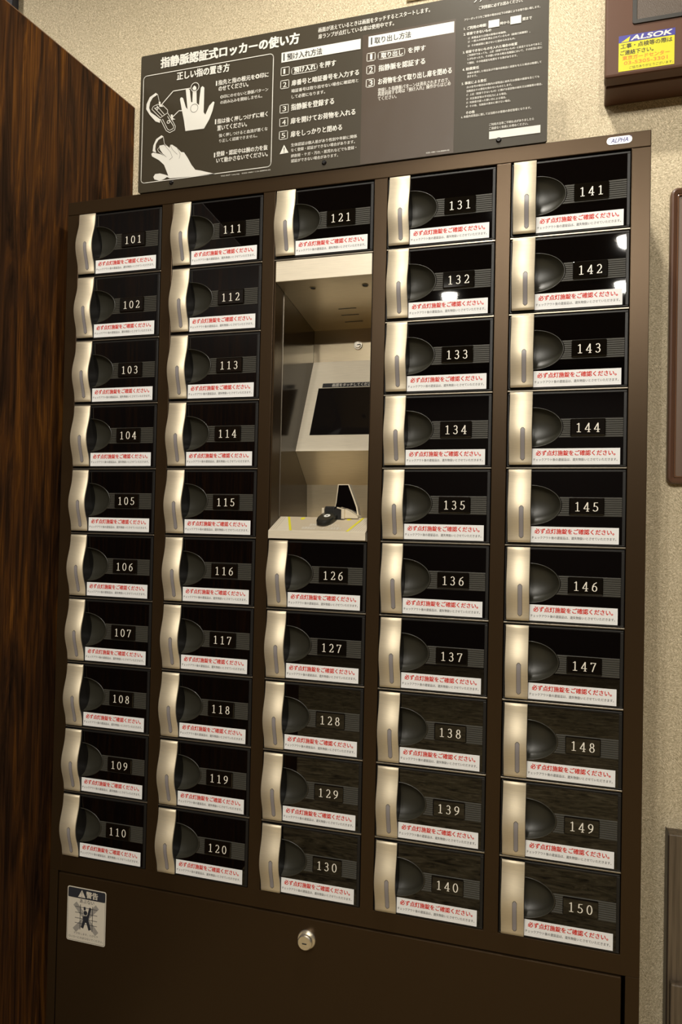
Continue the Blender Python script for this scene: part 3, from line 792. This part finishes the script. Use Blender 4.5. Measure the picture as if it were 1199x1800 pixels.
OPEN_HAND = [[95.1, 100.6], [91.7, 119.9], [86.8, 140.0], [82.7, 159.4], [83.3, 162.6], [86.2, 163.2], [88.8, 161.1], [94.6, 144.0], [98.3, 139.6], [95.0, 166.0], [93.7, 175.9], [97.2, 177.9], [101.6, 174.7], [105.1, 151.5], [107.7, 151.1], [107.8, 167.9], [107.3, 177.0], [110.7, 181.0], [114.4, 177.9], [115.2, 171.9], [116.3, 148.6], [121.0, 144.0], [122.0, 158.0], [124.1, 175.1], [127.1, 177.2], [130.7, 174.1], [130.8, 156.7], [130.5, 129.8], [134.2, 124.8], [141.5, 139.7], [149.1, 146.3], [151.6, 144.6], [148.1, 129.8], [142.2, 115.3], [132.1, 100.0]]
RESTING_HAND = [[65.7, 18.2], [59.8, 21.5], [54.1, 18.3], [45.4, 16.0], [34.3, 19.9], [31.9, 24.8], [35.5, 29.6], [45.0, 29.8], [56.8, 25.8], [62.7, 23.1], [53.3, 44.4], [42.8, 54.2], [27.9, 63.3], [26.5, 68.0], [29.9, 69.8], [45.4, 65.0], [58.8, 57.4], [49.8, 65.7], [43.7, 74.3], [42.8, 81.0], [52.3, 81.3], [64.1, 74.3], [64.7, 79.4], [69.1, 79.1], [78.6, 72.4], [87.5, 63.5], [93.3, 62.1], [100.8, 51.5], [109.0, 37.5], [117.1, 27.6], [127.1, 25.1], [158.2, 14.9]]
READER_HOODS = [[[32.6, 179.4], [20.2, 173.4], [13.9, 161.1], [13.4, 152.0], [21.2, 140.3], [33.4, 126.8], [42.3, 122.9], [42.8, 129.4], [33.1, 137.3], [22.5, 145.4], [19.3, 153.7], [21.2, 164.0], [26.2, 171.1], [36.6, 176.1]], [[46.6, 99.4], [35.8, 93.7], [30.2, 82.6], [29.1, 72.3], [36.5, 68.7], [34.1, 75.6], [35.3, 84.6], [40.3, 91.8], [51.1, 96.2]]]
SIGN_LINES = [[[36.6, 176.1], [40.5, 161.1]], [[45.7, 156.4], [68.4, 177.2], [102.3, 177.2]], [[66.9, 128.6], [81.1, 139.5], [98.4, 137.0]], [[50.4, 96.3], [53.0, 82.9], [71.6, 66.8]], [[39.3, 74.9], [44.3, 79.5], [60.2, 59.2]], [[39.3, 74.9], [40.9, 70.8], [60.3, 55.3]], [[25.3, 150.2], [28.1, 155.1], [36.9, 157.7], [47.2, 154.9], [57.8, 144.2], [57.9, 139.0], [43.5, 131.9], [25.3, 150.2]], [[30.4, 152.1], [47.8, 133.9]], [[35.5, 155.3], [52.2, 135.9]], [[57.9, 139.0], [70.1, 120.3], [74.6, 111.9], [73.4, 105.5], [63.3, 102.0], [55.9, 106.6], [43.6, 129.3]], [[48.0, 128.6], [58.8, 108.9], [63.2, 106.3], [70.4, 108.6], [71.0, 112.4], [58.1, 132.4]]]
SIGN_RINGS = [[112.2, 177.6, 8.6], [111.9, 139.6, 7.5], [60.1, 122.0, 3.4], [35.6, 150.0, 3.0]]
SIGN_ARROWS = [[[39.0, 162.0], [42.6, 161.5], [42.8, 157.5], [48.8, 151.4], [40.7, 152.6]], [[64.6, 134.7], [68.2, 134.2], [69.1, 127.6], [74.3, 124.9], [65.6, 124.8]]]

SX, SZ = .1225, .0286
S = thing('instruction_sign', 'wide charcoal instruction sign with white Japanese text above the lockers', 'sign', (.484, -.0015, SZ))
part('board', MB().prism_y(rrect(SX, SZ, .8460, SZ+.2535, .004), -.003, .002), M_SIGN, S)
def sg(x, z): return (SX + x/1000, SZ+.0014 + z/1000)
x0, z0 = sg(423.5, -1.0); x1, z1 = sg(579.0, 217)
part('overlay_sheet', MB().prism_y([(x0, z0), (x1, z0), (x1, z1), (x0, z1)], -.0036, -.003), M_SHEET, S, 'slightly lighter brown overlay sheet')
YP = -.0038
bt_l, bt_m, bt_r = MB(), MB(), MB()
for s, xa, xb, za, h, bd in SIGN_TEXT:
    tgt = bt_l if xa < 425 else (bt_m if xa < 585 else bt_r)
    if xb > 425 and xa < 425: tgt = bt_l
    x0, z0 = sg(xa, za); x1, _ = sg(xb, za)
    if s.startswith('SG02'):
        b = MB(); text(b, s, x0, x1, z0, h/1000, YP, 1, 0); part('print_code', b, M_PRINT, S); continue
    if s == '1': xm = (x0+x1)/2; x0, x1 = xm-h*.00019, xm+h*.00019
    text(tgt, s, x0, x1, z0, h/1000, YP, 1 if len(s) == 1 else bd + 1, 0)
part('printed_text', bt_l, M_PRINT, S); part('printed_text', bt_m, M_PRINT, S); part('printed_text', bt_r, M_PRINT, S)
for bx in SIGN_BOXES:
    x0, z0 = sg(bx[0], bx[1]); x1, z1 = sg(bx[2], bx[3])
    part('white_box', MB().prism_y([(x0, z0), (x1, z0), (x1, z1), (x0, z1)], YP, YP+.0004), M_PRINT, S)
b = MB()
for s, xa, xb, za, h in (('預け入れ方法', 288.5, 352.0, 197.0, 11.6), ('取り出し方法', 444.0, 505.6, 199.0, 10.6)):
    x0, z0 = sg(xa, za); x1, _ = sg(xb, za); text(b, s, x0, x1, z0, h/1000, YP-.0002, 2)
for xa, za, xb, zb in ((281.5, 197, 284.0, 210), (437.7, 198.5, 440.2, 210.5)):
    x0, z0 = sg(xa, za); x1, z1 = sg(xb, zb); b.add([(x0, YP-.0002, z0), (x1, YP-.0002, z0), (x1, YP-.0002, z1), (x0, YP-.0002, z1)], [(0,1,2,3)])
part('heading_text', b, M_INK, S)
for bx in SIGN_BARS:
    b = MB(); x0, z0 = sg(bx[0], bx[1]); x1, z1 = sg(bx[2], bx[3]); b.add([(x0, YP, z0), (x1, YP, z0), (x1, YP, z1), (x0, YP, z1)], [(0,1,2,3)])
    part('marker_bar', b, M_PRINT, S)
for i, bx in enumerate(SIGN_OUTLINES):
    x0, z0 = sg(bx[0], bx[1]); x1, z1 = sg(bx[2], bx[3]); rr = .007 if i == 0 else (.003 if i < 3 else .0006)
    b = MB(); stroke(b, rrect(x0, z0, x1, z1, rr), .0013 if i == 0 else .0010, YP, 0, True)
    part('outline' if i < 3 else 'step_box', b, M_PRINT, S)
b = MB()
q = [sg(*p) for p in SIGN_TRIANGLE]; b.add([(x, YP, z) for x, z in q], [(0,1,2)], 0)
cx_ = (q[0][0]+q[1][0])/2; zb_ = q[0][1]
b.add([(cx_-.0009, YP-.0002, zb_+.0105), (cx_+.0009, YP-.0002, zb_+.0105), (cx_+.0005, YP-.0002, zb_+.0045), (cx_-.0005, YP-.0002, zb_+.0045)], [(0,1,2,3)], 1)
b.add([(cx_-.0008, YP-.0002, zb_+.0034), (cx_+.0008, YP-.0002, zb_+.0034), (cx_+.0008, YP-.0002, zb_+.0019), (cx_-.0008, YP-.0002, zb_+.0019)], [(0,1,2,3)], 1)
part('caution_triangle', b, [M_PRINT, M_SIGN], S)
def poly_part(name, pts, y=YP):
    q = [sg(*p) for p in pts]
    return part(name, MB().prism_y(q, y, y+.0004), M_PRINT, S)
poly_part('open_hand_drawing', OPEN_HAND); poly_part('resting_hand_drawing', RESTING_HAND)
b = MB()
for h_ in READER_HOODS: b.prism_y([sg(*p) for p in h_], YP-.0001, YP+.0003)
for i, ln in enumerate(SIGN_LINES): stroke(b, [sg(*p) for p in ln], .0016 if i in (1, 2) else (.0011 if i > 5 else .0008), YP-.0001)
for cx_, cz_, rr in SIGN_RINGS[2:]:
    x, z = sg(cx_, cz_); ring(b, x, z, rr/1000*.75, .0014, YP-.0002)
for a_ in SIGN_ARROWS: b.prism_y([sg(*p) for p in a_], YP-.0002, YP+.0002)
part('reader_drawing', b, M_PRINT, S)
b = MB()
x, z = sg(112.2, 177.6); ring(b, x, z, .0080, .0010, YP-.0003, 0); ring(b, x, z, .0060, .0012, YP-.0003, 1)
x, z = sg(111.9, 139.6); ring(b, x, z, .0074, .0007, YP-.0003, 1)
for ln in ([[65, 79], [70, 70], [80, 60]], [[53, 81], [66, 66], [70, 56], [64, 52]], [[80, 71], [86, 60], [84, 52]]): stroke(b, [sg(*p) for p in ln], .0005, YP-.0003, 1)
part('finger_marks', b, [M_PRINT, M_SIGN], S)
for x in (.1916, .4825, .7725):
    b = MB(); b.disc((x, -.003, .0405), .0042, .0025, 'Y', 24, 0, .0015)
    b.box(x-.0004, x+.0004, -.0057, -.0054, .0378, .0432, 1); b.box(x-.0027, x+.0027, -.0057, -.0054, .0401, .0409, 1)
    part('screw', b, [mat('black_screw', (0.012, 0.010, 0.010), 0.2, 0.5) if x < .2 else bpy.data.materials['black_screw'], M_INK], S)

# ------------------------------------------------------------------ security box on the wall, upper right
BX0, BX1, BY, BZ0, BZ1 = .9345, 1.1550, .144, .1995, .52
G = thing('security_box', 'brown wall box with a yellow and blue sticker above the locker corner', 'control box', (1.04, WY, BZ0))
part('back_body', MB().box(BX0+.003, BX1-.003, .176, WY-.0005, BZ0, BZ1, bev=.002), M_BOX, G)
part('front_cover', MB().box(BX0, BX1, BY, .1735, BZ0+.001, BZ1, bev=.004), M_BOX, G)
WX0, WX1, WZ0, WZ1 = .9775, 1.1300, .2845, .50
b = MB(); rr = rrect(WX0, WZ0, WX1, WZ1, .004); r2 = rrect(WX0+.0065, WZ0+.0065, WX1-.0065, WZ1-.0065, .002); nn = len(rr)
vs = [(x, BY-.0030, z) for x, z in rr] + [(x, BY-.0030, z) for x, z in r2] + [(x, BY+.001, z) for x, z in rr] + [(x, BY+.001, z) for x, z in r2]
b.add(vs, [(k, (k+1) % nn, nn+(k+1) % nn, nn+k) for k in range(nn)] + [(k, 2*nn+k, 2*nn+(k+1) % nn, (k+1) % nn) for k in range(nn)] + [(nn+k, nn+(k+1) % nn, 3*nn+(k+1) % nn, 3*nn+k) for k in range(nn)])
part('window_gasket', b, M_BOXGREY, G)
part('speaker_mesh', MB().box(WX0+.006, WX1-.006, BY-.0008, BY+.0002, WZ0+.006, WZ1-.006), M_GRILLE, G)
b = MB(); yy = BY-.0004
b.box(.9563, 1.0435, yy, BY, .2070, .2670, 0)
b.box(.9563, 1.0445, yy-.0002, BY, .2560, .2680, 1)
text(b, 'ALSOK', .9755, 1.0385, .2580, .0080, yy-.0004, 5, 2, .35)
b.add([(.9600, yy-.0004, .2568), (.9720, yy-.0004, .2568), (.9745, yy-.0004, .2655)], [(0,1,2)], 3)
text(b, '工事・点検等の際は', .9595, 1.0400, .2455, .0082, yy-.0002, 2, 4)
text(b, 'ご連絡下さい。', .9590, 1.0110, .2345, .0080, yy-.0002, 2, 4)
text(b, '東京ガードセンター', .9625, 1.0360, .2255, .0074, yy-.0002, 2, 5)
text(b, '03-5305-3301', .9650, 1.0330, .2175, .0058, yy-.0002, 2, 5)
text(b, 'ご協力ありがとうございます。', .9735, 1.0420, .2095, .0048, yy-.0002, 0, 4)
part('contact_sticker', b, [M_YELLOW, M_BLUE, M_PRINT, M_YELLOW, M_OLIVE, M_ORANGE], G, 'yellow sticker with a blue header and phone number')

# small pale plate on the wall above the sign
W = thing('wall_plate', 'pale cream blank plate on the wallpaper just above the sign', 'plate', (.60, WY, .50))
part('face', MB().box(.5660, .6900, WY-.008, WY-.0003, .4625, .582, bev=.003), mat('cream_plastic', (0.62, 0.54, 0.38), 0.4), W)
part('lip', MB().box(.5800, .6760, WY-.0095, WY-.0078, .4700, .575, bev=.001), mat('cream_plastic_inner', (0.66, 0.58, 0.42), 0.35), W)

# ------------------------------------------------------------------ framed board on the wall at the right
FX0, FX1, FZ0, FZ1 = 1.0500, 1.32, -.4880, .0320
R_ = thing('framed_board', 'brown rounded picture frame on the wall right of the lockers', 'frame', (1.18, WY, FZ0))
def frame_ring(prof_pts, m, name):
    """prof_pts: list of (inset, standout)"""
    b = MB(); rings = []
    for ins, out in prof_pts:
        r = max(.012-ins, .003); rings.append([(x, WY-out, z) for x, z in rrect(FX0+ins, FZ0+ins, FX1-ins, FZ1-ins, r, 6)])
    nn = len(rings[0]); vs = [p for rg in rings for p in rg]
    b.add(vs, [(q*nn+k, q*nn+(k+1) % nn, (q+1)*nn+(k+1) % nn, (q+1)*nn+k) for q in range(len(rings)-1) for k in range(nn)], 0, False)
    return part(name, b, m, R_)
frame_ring([(0, .0005), (0, .012), (.002, .016), (.005, .017), (.0105, .0135), (.0105, .006)], M_PFRAME, 'outer_frame')
frame_ring([(.0112, .006), (.0112, .0125), (.0125, .0132), (.0138, .0125), (.0138, .006)], mat('inner_frame_gloss', (0.16, 0.08, 0.045), 0.2), 'inner_bead')
part('board', MB().box(FX0+.0105, FX1-.0105, WY-.0085, WY-.0005, FZ0+.0105, FZ1-.0105), M_PANEL, R_)

# ------------------------------------------------------------------ wooden rack, lower right
K = thing('wooden_rack', 'grey brown wooden rack with a lower front board at the bottom right', 'rack', (1.0570, .2, FL))
part('back_board', MB().box(1.0590, 1.40, .203, WY-.001, FL, -1.0865, bev=.0015), M_OAK, K)
part('side_board', MB().box(1.0568, 1.0590, .199, WY-.001, FL, -1.0860, bev=.0006), mat('dark_side', (0.02, 0.012, 0.010), 0.4), K)
part('front_board', MB().box(1.0625, 1.40, .186, .2025, FL, -1.3280, bev=.003), M_OAK, K, 'lower front board with a worn top edge')

# ------------------------------------------------------------------ put everything on the floor level
for o in ROOTS:
    o.location.z += ZO
